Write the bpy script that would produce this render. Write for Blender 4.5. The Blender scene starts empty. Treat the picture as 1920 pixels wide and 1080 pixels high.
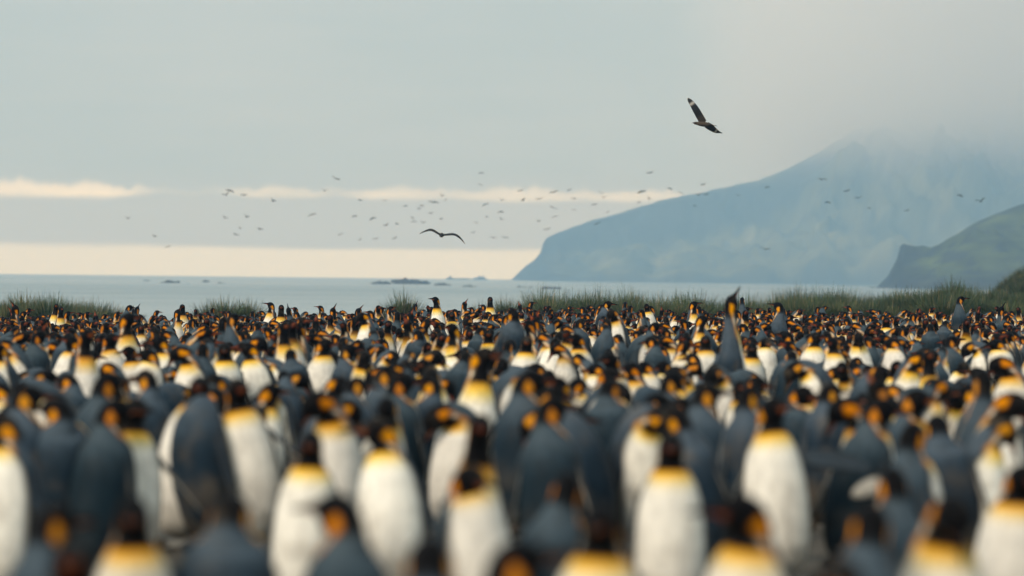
import bpy, math, random
import numpy as np
from mathutils import Vector, Matrix, noise

random.seed(7)
rng = np.random.default_rng(7)
SC = bpy.context.scene
COL = SC.collection
R = math.radians

# ------------------------------------------------------------------ camera
LENS = 100.0
FPX = 1920 * LENS / 36.0            # focal length in photograph pixels
CAM_H = 1.42
ROLL = 0.0112                       # the photograph's horizon dips to the right
TILT = -(540 - 520.5) / FPX
ff = Vector((0, math.cos(TILT), math.sin(TILT)))
uu = Vector((0, -math.sin(TILT), math.cos(TILT)))
rr = Vector((1, 0, 0))
cr, sr = math.cos(ROLL), math.sin(ROLL)
RIGHT = rr * cr + uu * sr
UP = uu * cr - rr * sr
FWD = ff
CAM = Vector((0, 0, CAM_H))

cd = bpy.data.cameras.new("camera")
cam = bpy.data.objects.new("camera", cd)
COL.objects.link(cam)
cd.lens = LENS
cd.sensor_width = 36.0
cd.clip_start = 0.5
cd.clip_end = 20000
cd.dof.use_dof = True
cd.dof.focus_distance = 56.0
cd.dof.aperture_fstop = 1.55
m = Matrix((RIGHT, UP, -FWD)).transposed().to_4x4()
m.translation = CAM
cam.matrix_world = m
SC.camera = cam

def at(px, py, depth):
    """World point at distance `depth` along +Y under photograph pixel (px, py)."""
    d = FWD + RIGHT * ((px - 960) / FPX) + UP * ((540 - py) / FPX)
    return CAM + d * (depth / d.y)

def pix(p):
    v = Vector(p) - CAM
    z = v.dot(FWD)
    return 960 + FPX * v.dot(RIGHT) / z, 540 - FPX * v.dot(UP) / z

# ------------------------------------------------------------------ sky, sun, exposure
SUN_EL, SUN_AZ = R(38), R(218)      # azimuth clockwise from +Y: behind the camera, to the left
world = bpy.data.worlds.new("World")
SC.world = world
world.use_nodes = True
wt = world.node_tree
for n in list(wt.nodes):
    wt.nodes.remove(n)

def node(t, kind, **kw):
    n = t.nodes.new(kind)
    for k, v in kw.items():
        setattr(n, k, v)
    return n

def setin(t, sock, v):
    if isinstance(v, bpy.types.NodeSocket):
        t.links.new(v, sock)
    elif v is not None:
        sock.default_value = v

def mth(t, op, a, b=None, c=None, clamp=False):
    n = node(t, 'ShaderNodeMath', operation=op, use_clamp=clamp)
    for i, v in enumerate((a, b, c)):
        if v is not None:
            setin(t, n.inputs[i], v)
    return n.outputs[0]

def mixc(t, fac, a, b, blend='MIX'):
    n = node(t, 'ShaderNodeMix', data_type='RGBA', blend_type=blend)
    setin(t, n.inputs[0], fac)
    for s, v in ((n.inputs[6], a), (n.inputs[7], b)):
        if isinstance(v, (tuple, list)):
            v = tuple(v) + ((1.0,) if len(v) == 3 else ())
        setin(t, s, v)
    return n.outputs[2]

def sstep(t, v, a, b):
    n = node(t, 'ShaderNodeMapRange', interpolation_type='SMOOTHSTEP')
    setin(t, n.inputs[0], v)
    setin(t, n.inputs[1], a)
    setin(t, n.inputs[2], b)
    n.inputs[3].default_value = 0
    n.inputs[4].default_value = 1
    return n.outputs[0]

def noise_tex(t, vec, scale, detail=3, rough=0.5):
    n = node(t, 'ShaderNodeTexNoise')
    n.inputs['Scale'].default_value = scale
    n.inputs['Detail'].default_value = detail
    n.inputs['Roughness'].default_value = rough
    if vec is not None:
        t.links.new(vec, n.inputs['Vector'])
    return n.outputs['Fac']

def ramp(t, fac, stops):
    n = node(t, 'ShaderNodeValToRGB')
    e = n.color_ramp.elements
    while len(e) < len(stops):
        e.new(0.5)
    for el, (p, c) in zip(e, stops):
        el.position = p
        el.color = tuple(c) + (1.0,) if not isinstance(c, float) else (c, c, c, 1.0)
    setin(t, n.inputs[0], fac)
    return n.outputs[0]

tc = node(wt, 'ShaderNodeTexCoord')
sep = node(wt, 'ShaderNodeSeparateXYZ')
wt.links.new(tc.outputs['Generated'], sep.inputs[0])
wx, wy, wz = sep.outputs
az = mth(wt, 'ARCTAN2', wx, wy)                       # 0 straight ahead, + to the right
comb = node(wt, 'ShaderNodeCombineXYZ')
wt.links.new(mth(wt, 'MULTIPLY', az, 10.0), comb.inputs[0])
wt.links.new(mth(wt, 'MULTIPLY', wz, 90.0), comb.inputs[1])
streak = noise_tex(wt, comb.outputs[0], 1.6, 4, 0.55)
comb2 = node(wt, 'ShaderNodeCombineXYZ')
wt.links.new(mth(wt, 'MULTIPLY', az, 6.0), comb2.inputs[0])
wt.links.new(mth(wt, 'MULTIPLY', wz, 14.0), comb2.inputs[1])
comb2.inputs[2].default_value = 4.0
broad = noise_tex(wt, comb2.outputs[0], 1.0, 3, 0.5)
comb3 = node(wt, 'ShaderNodeCombineXYZ')
wt.links.new(mth(wt, 'MULTIPLY', az, 85.0), comb3.inputs[0])
comb3.inputs[2].default_value = 2.3
ragged = noise_tex(wt, comb3.outputs[0], 1.0, 3, 0.6)

nish = node(wt, 'ShaderNodeTexSky', sky_type='NISHITA')
nish.sun_disc = False
nish.sun_elevation = SUN_EL
nish.sun_rotation = SUN_AZ
clear = mixc(wt, 1.0, nish.outputs[0], (0.050, 0.050, 0.050), 'MULTIPLY')

SKY_DECK = (0.259, 0.301, 0.307)       # grey stratus
SKY_LOW = (0.310, 0.332, 0.326)         # thinner, lower stratus
SKY_GLOW = (0.752, 0.756, 0.576)        # warm light in the breaks
low_el = mth(wt, 'ADD', 0.0288, mth(wt, 'MULTIPLY', mth(wt, 'SUBTRACT', ragged, 0.5), 0.0055))
deck = mixc(wt, sstep(wt, wz, 0.022, 0.040), SKY_LOW, SKY_DECK)
deck = mixc(wt, mth(wt, 'MULTIPLY', mth(wt, 'ADD', mth(wt, 'SUBTRACT', broad, 0.42), mth(wt, 'MULTIPLY', mth(wt, 'SUBTRACT', streak, 0.5), 0.5)), 1.1, clamp=True), deck, (0.381, 0.405, 0.409))
# the broken slit between the two cloud layers, about 1.6 degrees up
azr = mth(wt, 'MULTIPLY_ADD', az, 2.5, 0.5)            # 0..1 over -0.2 .. 0.2 rad
slitmask = ramp(wt, azr, [(0.0, 0.5), (0.05, 0.95), (0.145, 1.0), (0.19, 0.12), (0.24, 0.1), (0.275, 0.55), (0.32, 0.5),
                          (0.345, 0.18), (0.375, 0.6), (0.41, 0.55), (0.44, 0.35), (0.50, 0.75), (0.56, 0.45), (0.60, 0.65), (0.64, 0.45),
                          (0.72, 0.25), (1.0, 0.35)])
thick = mth(wt, 'MULTIPLY_ADD', mth(wt, 'SUBTRACT', ragged, 0.3), 0.0052, mth(wt, 'MULTIPLY_ADD', slitmask, 0.0020, -0.0002))
thick = mth(wt, 'MAXIMUM', thick, 0.0007)
dist = mth(wt, 'DIVIDE', mth(wt, 'ABSOLUTE', mth(wt, 'SUBTRACT', wz, low_el)), thick)
slit = mth(wt, 'MULTIPLY', mth(wt, 'SUBTRACT', 1.0, sstep(wt, dist, 0.15, 1.5)), slitmask)
slit = mth(wt, 'MULTIPLY', slit, mth(wt, 'MULTIPLY_ADD', streak, 1.5, 0.2), clamp=True)
col = mixc(wt, slit, deck, SKY_GLOW)
# open strip along the horizon
edge = mth(wt, 'MULTIPLY_ADD', mth(wt, 'SUBTRACT', streak, 0.5), 0.0034, 0.0098)
strip = mth(wt, 'SUBTRACT', 1.0, sstep(wt, mth(wt, 'SUBTRACT', wz, edge), -0.0016, 0.0012))
col = mixc(wt, strip, col, (0.582, 0.609, 0.494))
cover = mixc(wt, 0.93, clear, col)
below = mixc(wt, sstep(wt, wz, -0.02, -0.004), (0.105, 0.125, 0.14), cover)   # the sea beyond what is built
bg = node(wt, 'ShaderNodeBackground')
wt.links.new(below, bg.inputs[0])
bg.inputs[1].default_value = 0.91
wo = node(wt, 'ShaderNodeOutputWorld')
wt.links.new(bg.outputs[0], wo.inputs[0])

sl = bpy.data.lights.new("sun", 'SUN')
sl.energy = 1.5
sl.angle = R(28)
sl.color = (1.0, 0.93, 0.82)
sun = bpy.data.objects.new("sun", sl)
COL.objects.link(sun)
sd = Vector((math.sin(SUN_AZ) * math.cos(SUN_EL), math.cos(SUN_AZ) * math.cos(SUN_EL), math.sin(SUN_EL)))
sun.rotation_euler = sd.to_track_quat('Z', 'Y').to_euler()
sun.location = (0, -20, 60)

SC.view_settings.view_transform = 'Standard'
SC.view_settings.look = 'None'
SC.view_settings.exposure = 1.02
SC.view_settings.gamma = 1.0
SC.view_settings.use_curve_mapping = False
SC.render.engine = 'CYCLES'
cy = SC.cycles
cy.use_denoising = True
cy.max_bounces = 7
cy.diffuse_bounces = 3
cy.glossy_bounces = 2
cy.transmission_bounces = 1
cy.volume_bounces = 4
cy.caustics_reflective = False
cy.caustics_refractive = False
cy.volume_step_rate = 4.0
cy.volume_max_steps = 96

# ------------------------------------------------------------------ helpers
def tag(o, label=None, cat=None, group=None, kind=None):
    for k, v in (("label", label), ("category", cat), ("group", group), ("kind", kind)):
        if v:
            o[k] = v
    return o

def mesh_np(name, V, F, mat=None, smooth=True, cols=None):
    """V (n,3) array, F list/array of quads or tris."""
    me = bpy.data.meshes.new(name)
    V = np.asarray(V, dtype=np.float32)
    F = np.asarray(F, dtype=np.int32)
    k = F.shape[1]
    me.vertices.add(len(V))
    me.vertices.foreach_set("co", V.ravel())
    me.loops.add(F.size)
    me.loops.foreach_set("vertex_index", F.ravel())
    me.polygons.add(len(F))
    me.polygons.foreach_set("loop_start", np.arange(0, F.size, k, dtype=np.int32))
    me.polygons.foreach_set("loop_total", np.full(len(F), k, dtype=np.int32))
    if smooth:
        me.polygons.foreach_set("use_smooth", np.ones(len(F), dtype=bool))
    me.update(calc_edges=True)
    if cols is not None:
        a = me.color_attributes.new("tint", 'FLOAT_COLOR', 'POINT')
        c = np.ones((len(V), 4), dtype=np.float32)
        c[:, :3] = cols
        a.data.foreach_set("color", c.ravel())
    if mat:
        me.materials.append(mat)
    me.validate()
    return me

def link(name, me, parent=None):
    o = bpy.data.objects.new(name, me)
    COL.objects.link(o)
    if parent:
        o.parent = parent
    return o

def new_mat(name):
    m = bpy.data.materials.new(name)
    m.use_nodes = True
    t = m.node_tree
    b = t.nodes["Principled BSDF"]
    return m, t, b

def ss(x, a, b):
    t = np.clip((x - a) / (b - a), 0, 1)
    return t * t * (3 - 2 * t)

def fbm(x, y, z=0.0, octv=4):
    return noise.fractal(Vector((x, y, z)), 0.6, 2.1, octv, noise_basis='PERLIN_ORIGINAL')

# ------------------------------------------------------------------ materials
def mat_plumage():
    m, t, b = new_mat("plumage")
    at_ = node(t, 'ShaderNodeAttribute', attribute_name="tint")
    geo = node(t, 'ShaderNodeTexCoord')
    oi = node(t, 'ShaderNodeObjectInfo')
    n1 = noise_tex(t, geo.outputs['Object'], 34, 3, 0.6)
    n2 = noise_tex(t, geo.outputs['Object'], 6, 3, 0.6)
    mp = node(t, 'ShaderNodeMapping')
    mp.inputs['Scale'].default_value = (1.0, 1.0, 0.28)
    t.links.new(geo.outputs['Object'], mp.inputs[0])
    n3 = noise_tex(t, mp.outputs[0], 26, 3, 0.6)
    v = mth(t, 'MULTIPLY_ADD', n1, 0.5, 0.75)
    v = mth(t, 'MULTIPLY', v, mth(t, 'MULTIPLY_ADD', n3, 0.7, 0.65))
    v = mth(t, 'MULTIPLY', v, mth(t, 'MULTIPLY_ADD', n2, 0.36, 0.82))
    v = mth(t, 'MULTIPLY', v, mth(t, 'MULTIPLY_ADD', oi.outputs['Random'], 0.24, 0.88))
    c = mixc(t, 1.0, at_.outputs['Color'], v, 'MULTIPLY')
    hs = node(t, 'ShaderNodeHueSaturation')
    t.links.new(mth(t, 'MULTIPLY_ADD', oi.outputs['Random'], 0.016, 0.493), hs.inputs['Hue'])
    t.links.new(mth(t, 'MULTIPLY_ADD', n2, 0.4, 0.82), hs.inputs['Saturation'])
    t.links.new(c, hs.inputs['Color'])
    c = hs.outputs[0]
    # mud and guano, heavier on some birds and low on the body
    sp = node(t, 'ShaderNodeSeparateXYZ')
    t.links.new(geo.outputs['Object'], sp.inputs[0])
    n4 = node(t, 'ShaderNodeTexNoise', noise_dimensions='4D')
    n4.inputs['Scale'].default_value = 7.0
    n4.inputs['Detail'].default_value = 4.0
    t.links.new(geo.outputs['Object'], n4.inputs['Vector'])
    t.links.new(mth(t, 'MULTIPLY', oi.outputs['Random'], 30.0), n4.inputs['W'])
    low = mth(t, 'SUBTRACT', 1.0, sstep(t, sp.outputs[2], 0.05, 0.62))
    dirt = mth(t, 'MULTIPLY', sstep(t, mth(t, 'MULTIPLY_ADD', low, 0.22, n4.outputs['Fac']), 0.52, 0.80), mth(t, 'MULTIPLY_ADD', oi.outputs['Random'], 0.45, 0.05))
    c = mixc(t, dirt, c, (0.17, 0.135, 0.095))
    t.links.new(c, b.inputs['Base Color'])
    b.inputs['Roughness'].default_value = 0.55
    b.inputs['Specular IOR Level'].default_value = 0.05
    b.inputs['Sheen Weight'].default_value = 0.03
    b.inputs['Sheen Roughness'].default_value = 0.4
    bp = node(t, 'ShaderNodeBump')
    bp.inputs['Strength'].default_value = 0.5
    bp.inputs['Distance'].default_value = 0.010
    t.links.new(mth(t, 'ADD', n3, mth(t, 'MULTIPLY', n1, 0.6)), bp.inputs['Height'])
    t.links.new(bp.outputs[0], b.inputs['Normal'])
    return m

def mat_tint(name, rough=0.8, spec=0.2, nscale=8.0, namp=0.5, vary=False):
    m, t, b = new_mat(name)
    at_ = node(t, 'ShaderNodeAttribute', attribute_name="tint")
    geo = node(t, 'ShaderNodeTexCoord')
    n1 = noise_tex(t, geo.outputs['Object'], nscale, 4, 0.6)
    c = mixc(t, 1.0, at_.outputs['Color'], mth(t, 'MULTIPLY_ADD', n1, namp, 1.0 - namp / 2), 'MULTIPLY')
    if vary:
        oi = node(t, 'ShaderNodeObjectInfo')
        c = mixc(t, oi.outputs['Random'], mixc(t, 1.0, c, (0.62, 0.72, 0.74), 'MULTIPLY'), mixc(t, 1.0, c, (1.50, 1.28, 1.15), 'MULTIPLY'))
    t.links.new(c, b.inputs['Base Color'])
    b.inputs['Roughness'].default_value = rough
    b.inputs['Specular IOR Level'].default_value = spec
    return m

PLUM = mat_plumage()
BIRD = mat_tint("dark_feather", 0.7, 0.2, 14.0, 0.4)
GRASS = mat_tint("tussac_blade", 0.7, 0.25, 3.0, 0.7, True)
HILL = mat_tint("hill_turf_and_rock", 0.95, 0.1, 0.022, 1.1)
ROCKM = mat_tint("sea_rock", 0.75, 0.3, 0.9, 0.7)

def mat_ground():
    m, t, b = new_mat("trampled_mud")
    geo = node(t, 'ShaderNodeTexCoord')
    n1 = noise_tex(t, geo.outputs['Object'], 0.7, 5, 0.6)
    n2 = noise_tex(t, geo.outputs['Object'], 9, 4, 0.65)
    c = ramp(t, n1, [(0.3, (0.055, 0.048, 0.040)), (0.55, (0.10, 0.088, 0.070)), (0.75, (0.16, 0.145, 0.12))])
    c = mixc(t, 1.0, c, mth(t, 'MULTIPLY_ADD', n2, 0.9, 0.55), 'MULTIPLY')
    n6 = noise_tex(t, geo.outputs['Object'], 3.2, 5, 0.7)
    c = mixc(t, mth(t, 'MULTIPLY', sstep(t, n6, 0.55, 0.70), 0.55), c, (0.42, 0.39, 0.33))
    t.links.new(c, b.inputs['Base Color'])
    b.inputs['Roughness'].default_value = 0.85
    bp = node(t, 'ShaderNodeBump')
    bp.inputs['Strength'].default_value = 0.6
    bp.inputs['Distance'].default_value = 0.05
    t.links.new(n2, bp.inputs['Height'])
    t.links.new(bp.outputs[0], b.inputs['Normal'])
    return m

def mat_sea():
    m, t, b = new_mat("sea_water")
    geo = node(t, 'ShaderNodeTexCoord')
    mp = node(t, 'ShaderNodeMapping')
    mp.inputs['Scale'].default_value = (0.5, 1.0, 1.0)
    t.links.new(geo.outputs['Object'], mp.inputs[0])
    n1 = noise_tex(t, mp.outputs[0], 0.30, 4, 0.6)
    n2 = noise_tex(t, mp.outputs[0], 0.012, 3, 0.6)
    c = mixc(t, n2, (0.085, 0.150, 0.170), (0.120, 0.195, 0.210))
    t.links.new(c, b.inputs['Base Color'])
    mp2 = node(t, 'ShaderNodeMapping')
    mp2.inputs['Scale'].default_value = (0.004, 0.006, 1.0)
    t.links.new(geo.outputs['Object'], mp2.inputs[0])
    n5 = noise_tex(t, mp2.outputs[0], 1.0, 5, 0.65)
    t.links.new(mth(t, 'MULTIPLY_ADD', sstep(t, n5, 0.35, 0.7), 0.10, 0.14), b.inputs['Roughness'])
    b.inputs['IOR'].default_value = 1.33
    bp = node(t, 'ShaderNodeBump')
    bp.inputs['Strength'].default_value = 0.4
    bp.inputs['Distance'].default_value = 0.25
    t.links.new(n1, bp.inputs['Height'])
    t.links.new(bp.outputs[0], b.inputs['Normal'])
    return m

# ------------------------------------------------------------------ ground, sea
SEA_Z = -1.4
mounds = []                       # (x, y, height, sigma), filled by the penguins that stand higher than their neighbours

def ground_base(x, y):
    z = 0.0
    if y > 17:
        z -= 0.04 * min(1.0, (y - 17) / 50.0)
    if y > 72:
        z -= 1.6 * ss(np.float64(y), 74.0, 112.0) * (1.0 - 0.97 * float(ss(np.float64(x), 0.035 * y, 0.16 * y)))
    if y > 60:
        z += 0.30 * float(ss(np.float64(x), 0.05 * y, 0.17 * y)) * float(ss(np.float64(y), 60.0, 85.0))
    if y > 130:
        z -= 4.0 * float(ss(np.float64(y), 130.0, 300.0))
    if y > 22:
        z -= (0.05 + 0.26 * float(ss(np.float64(-x), -0.02 * y, 0.15 * y))) * float(ss(np.float64(y), 22.0, 62.0))
    z += 0.035 * fbm(x * 0.35, y * 0.35)
    return z

def ground(x, y):
    z = ground_base(x, y)
    for mx, my, h, s in mounds:
        q = ((x - mx) ** 2 + (y - my) ** 2) / (s * s)
        if q < 12:
            z += h * math.exp(-q)
    return z

# ------------------------------------------------------------------ penguins
# stations from the vent (u = 0) to the bill tip (u = 1): u, step, half width, half depth
ST = np.array([
    (0.00, 0.000, 0.012, 0.012), (0.03, 0.018, 0.070, 0.068), (0.08, 0.040, 0.104, 0.104), (0.16, 0.072, 0.128, 0.132),
    (0.26, 0.094, 0.138, 0.146), (0.36, 0.094, 0.138, 0.146), (0.46, 0.092, 0.132, 0.138), (0.54, 0.074, 0.120, 0.122),
    (0.60, 0.054, 0.103, 0.104), (0.65, 0.038, 0.081, 0.084), (0.70, 0.032, 0.061, 0.066), (0.75, 0.030, 0.050, 0.057),
    (0.79, 0.028, 0.047, 0.057), (0.83, 0.030, 0.049, 0.061), (0.87, 0.030, 0.045, 0.055), (0.90, 0.022, 0.036, 0.040),
    (0.925, 0.016, 0.020, 0.022), (0.95, 0.020, 0.0115, 0.0140), (0.98, 0.042, 0.0075, 0.0090), (1.00, 0.040, 0.002, 0.003)])
SU = ST[:, 0]
WHITE = np.array((0.86, 0.83, 0.75)); SLATE = np.array((0.014, 0.027, 0.040)); SILVER = np.array((0.064, 0.090, 0.114))
BLACK = np.array((0.0035, 0.0035, 0.0045)); ORANGE = np.array((0.74, 0.27, 0.010)); YELLOW = np.array((0.84, 0.58, 0.09))
MANDIBLE = np.array((0.34, 0.10, 0.045))

def lerp(a, b, t):
    return a + (b - a) * t[..., None]

def plumage(u, phi):
    """Colour of a king penguin at body station u and angle phi (0 breast .. pi back)."""
    u, phi = np.broadcast_arrays(u, phi)
    c = np.broadcast_to(WHITE, u.shape + (3,)).copy()
    soil = ss(u, 0.22, 0.02) * 0.35
    c = lerp(c, np.array((0.42, 0.38, 0.31)), soil)
    c = lerp(c, YELLOW, ss(u, 0.575, 0.655) * ss(phi, 1.6, 0.8) * 0.95)
    c = lerp(c, np.array((0.76, 0.34, 0.02)), ss(u, 0.625, 0.682) * ss(phi, 1.5, 0.9))
    back = lerp(np.broadcast_to(SLATE, u.shape + (3,)).copy(), SILVER, ss(u, 0.45, 0.70))
    lim = np.interp(u, [0, 0.1, 0.5, 0.60, 0.68, 0.76, 1], [1.30, 1.40, 1.42, 1.30, 1.45, 1.75, 1.75])
    c = lerp(c, back, ss(phi, lim - 0.05, lim + 0.07))
    line = ss(np.abs(phi - lim), 0.16, 0.04) * ss(u, 0.12, 0.3) * ss(u, 0.80, 0.7)
    c = lerp(c, BLACK, line * 0.85)
    throat = ss(u, 0.672, 0.69) * ss(phi, 1.35, 1.15)
    c = lerp(c, BLACK, throat)
    c = lerp(c, BLACK, ss(u, 0.735, 0.765))
    # ear patch: a teardrop whose tail runs down the side of the neck to the breast
    pu = (u - 0.795) / np.where(u > 0.795, 0.032, 0.036)
    pp = (phi - 1.75) / 0.38
    patch = ss(pu * pu + pp * pp, 1.15, 0.75)
    tail = ss(np.abs(phi - np.interp(u, [0.62, 0.70, 0.78], [1.15, 1.50, 1.70])), 0.16, 0.06) * ss(u, 0.63, 0.66) * ss(u, 0.79, 0.77) * 0.7
    c = lerp(c, ORANGE, np.maximum(patch, tail))
    tip = ss(u, 0.918, 0.93) * ss(u, 0.985, 0.96) * ss(phi, 1.6, 1.2)
    c = lerp(c, MANDIBLE, tip)
    return c

def smooth1(a, n):
    for _ in range(n):
        b = a.copy()
        b[1:-1] = (a[:-2] + 2 * a[1:-1] + a[2:]) / 4
        a = b
    return a

def spine(pitch, yaw, neck, nr, u0=0.0, u1=1.0):
    """Turtle walk: positions and frames for nr rings between stations u0 and u1."""
    N = 240
    ud = np.linspace(0, 1, N)
    cum = np.cumsum(ST[:, 1] * np.where((SU > 0.62) & (SU < 0.80), neck, 1.0))
    s = np.interp(ud, SU, cum)
    p = smooth1(np.radians(np.interp(ud, [a for a, _ in pitch], [b for _, b in pitch])), 14)
    y = smooth1(np.radians(np.interp(ud, [a for a, _ in yaw], [b for _, b in yaw])), 14)
    f = np.stack([np.sin(y), -np.cos(y), np.zeros(N)], 1)
    zz = np.array((0, 0, 1.0))
    T = f * np.cos(p)[:, None] + zz * np.sin(p)[:, None]
    D = -f * np.sin(p)[:, None] + zz * np.cos(p)[:, None]
    pos = np.zeros((N, 3))
    ds = np.diff(s, prepend=0)
    pos = np.cumsum(T * ds[:, None], 0) + np.array((0, 0, 0.055))
    # rings: denser in the head
    w = np.linspace(0, 1, nr)
    ur = u0 + (u1 - u0) * w
    pick = lambda a: np.stack([np.interp(ur, ud, a[:, i]) for i in range(3)], 1)
    P, Tn, Dn = pick(pos), pick(T), pick(D)
    Tn /= np.linalg.norm(Tn, axis=1)[:, None]
    Dn /= np.linalg.norm(Dn, axis=1)[:, None]
    S = np.cross(Tn, Dn)
    hw = smooth1(np.interp(ud, SU, ST[:, 2]), 8)
    hd = smooth1(np.interp(ud, SU, ST[:, 3]), 8)
    return ur, P, Dn, S, np.interp(ur, ud, hw), np.interp(ur, ud, hd)

def tube(ur, P, D, S, hw, hd, ns):
    nr = len(ur)
    th = np.linspace(-math.pi, math.pi, ns, endpoint=False) + math.pi / ns
    phi = np.abs(th)
    cx, cyv = np.sin(th), -np.cos(th)
    V = P[:, None] + S[:, None] * (cx[None] * hw[:, None])[..., None] + D[:, None] * (cyv[None] * hd[:, None])[..., None]
    belly = ss(ur, 0.0, 0.2) * ss(ur, 0.6, 0.3) * 0.018       # a paunch low on the breast
    V -= D[:, None] * (belly[:, None] * ss(cyv, 0.2, -0.9)[None])[..., None]
    C = plumage(ur[:, None], phi[None])
    F = []
    for i in range(nr - 1):
        for j in range(ns):
            k = (j + 1) % ns
            F.append((i * ns + j, i * ns + k, (i + 1) * ns + k, (i + 1) * ns + j))
    V = V.reshape(-1, 3); C = C.reshape(-1, 3)
    n = len(V)
    V = np.vstack([V, P[0], P[-1]]); C = np.vstack([C, C[0], C[-1]])
    for j in range(ns):
        k = (j + 1) % ns
        F.append((n, k, j, n)); F.append((n + 1, (nr - 1) * ns + j, (nr - 1) * ns + k, n + 1))
    return V, F, C

def flipper(side, root, out, fwd, nl=9, nc=8, bend=0.0, twist=0.0):
    """Flat tapering paddle from the shoulder; out = degrees away from the flank, fwd = degrees swung forward."""
    t = np.linspace(0, 1, nl)
    L = 0.33
    ang = np.radians(out) + np.radians(bend) * (t - 0.2)
    dirs = np.stack([side * np.sin(ang), -np.sin(R(fwd)) * np.cos(ang), -np.cos(ang) * math.cos(R(fwd))], 1)
    P = np.array(root) + np.cumsum(dirs * (L / (nl - 1)), 0) - dirs[0] * (L / (nl - 1))
    ch = np.interp(t, [0, 0.12, 0.35, 0.7, 0.92, 1], [0.030, 0.042, 0.047, 0.036, 0.020, 0.004])
    tk = np.interp(t, [0, 0.2, 1], [0.020, 0.012, 0.004])
    ca = np.array((0, math.cos(R(fwd)), -math.sin(R(fwd))))
    if twist:
        ca = ca * math.cos(R(twist)) + np.cross(dirs[nl // 2], ca) * math.sin(R(twist)) * side
        ca /= np.linalg.norm(ca)
    nrm = np.cross(dirs, ca); nrm /= np.linalg.norm(nrm, axis=1)[:, None]
    nrm *= -side if (np.cross(dirs[0], ca)[0] * side) < 0 else side
    nrm *= side if True else 1
    th = np.linspace(0, 2 * math.pi, nc, endpoint=False)
    V = P[:, None] + ca * (np.cos(th)[None] * ch[:, None])[..., None] + nrm[:, None] * (np.sin(th)[None] * tk[:, None])[..., None]
    outer = V - P[:, None]
    od = np.einsum('ijk,ijk->ij', outer, np.broadcast_to(nrm[:, None], outer.shape))
    sx = np.sign(nrm[:, 0] * side + 1e-6)[:, None]
    face = ss(od * sx / tk[:, None], -0.45, 0.05)
    C = lerp(np.broadcast_to(WHITE * 0.9, V.shape).copy(), np.array((0.034, 0.047, 0.060)), face)
    C = lerp(C, BLACK, np.broadcast_to((ss(np.cos(th), 0.6, 0.95) + ss(-np.cos(th), 0.7, 0.95))[None] * 0.7, face.shape))
    C = lerp(C, BLACK, np.broadcast_to(ss(t, 0.85, 1.0)[:, None], face.shape))
    F = []
    for i in range(nl - 1):
        for j in range(nc):
            k = (j + 1) % nc
            F.append((i * nc + j, i * nc + k, (i + 1) * nc + k, (i + 1) * nc + j))
    return V.reshape(-1, 3), F, C.reshape(-1, 3)

def blob(c, r, col, nu=6, nv=6, taper=0.0):
    V, F = [], []
    for i in range(nu + 1):
        a = math.pi * i / nu
        for j in range(nv):
            b = 2 * math.pi * j / nv
            x, y, z = math.sin(a) * math.cos(b), -math.cos(a), math.sin(a) * math.sin(b)
            w = 1 - taper * y
            V.append((c[0] + r[0] * x * w, c[1] + r[1] * y, c[2] + r[2] * z))
    for i in range(nu):
        for j in range(nv):
            k = (j + 1) % nv
            F.append((i * nv + j, i * nv + k, (i + 1) * nv + k, (i + 1) * nv + j))
    return np.array(V), F, np.tile(np.array(col), (len(V), 1))

def joinp(parts):
    V, F, C, n = [], [], [], 0
    for v, f, c in parts:
        V.append(v); C.append(c); F.append(np.array(f, dtype=np.int32) + n); n += len(v)
    return np.vstack(V), np.vstack(F), np.vstack(C)

# pose: pitch keys, head yaw (degrees, + turns towards its own left = image right when it faces us), neck stretch, flippers
B = [(0, 92), (0.2, 94), (0.40, 88), (0.55, 82)]
def P_(neckp, yaw=0, neck=1.0, fl=(9, 9), fw=(-12, -12), base=None, bend=0.0):
    return dict(pitch=(base or B) + neckp, yaw=[(0, 0), (0.58, 0), (0.76, yaw * 0.8), (0.84, yaw), (1, yaw)], neck=neck, fl=fl, fw=fw, bend=bend)
UPN = [(0.66, 98), (0.74, 88), (0.80, 62), (0.86, 22), (0.92, 2), (1, -8)]
ALN = [(0.66, 94), (0.74, 90), (0.80, 70), (0.86, 28), (0.92, 8), (1, -2)]
BOW = [(0.62, 55), (0.70, 20), (0.78, -25), (0.86, -58), (0.92, -68), (1, -74)]
NOD = [(0.66, 80), (0.74, 52), (0.80, 10), (0.86, -40), (0.92, -58), (1, -64)]
HUN = [(0.66, 112), (0.74, 82), (0.80, 45), (0.86, 8), (0.92, -12), (1, -18)]
SKY = [(0.66, 94), (0.74, 92), (0.80, 84), (0.86, 68), (0.92, 58), (1, 54)]
LEAN = [(0, 82), (0.2, 84), (0.40, 78), (0.55, 72)]
STOOP = [(0, 84), (0.2, 74), (0.40, 58), (0.55, 42)]
LEANB = [(0, 98), (0.2, 100), (0.40, 94), (0.55, 88)]
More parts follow.
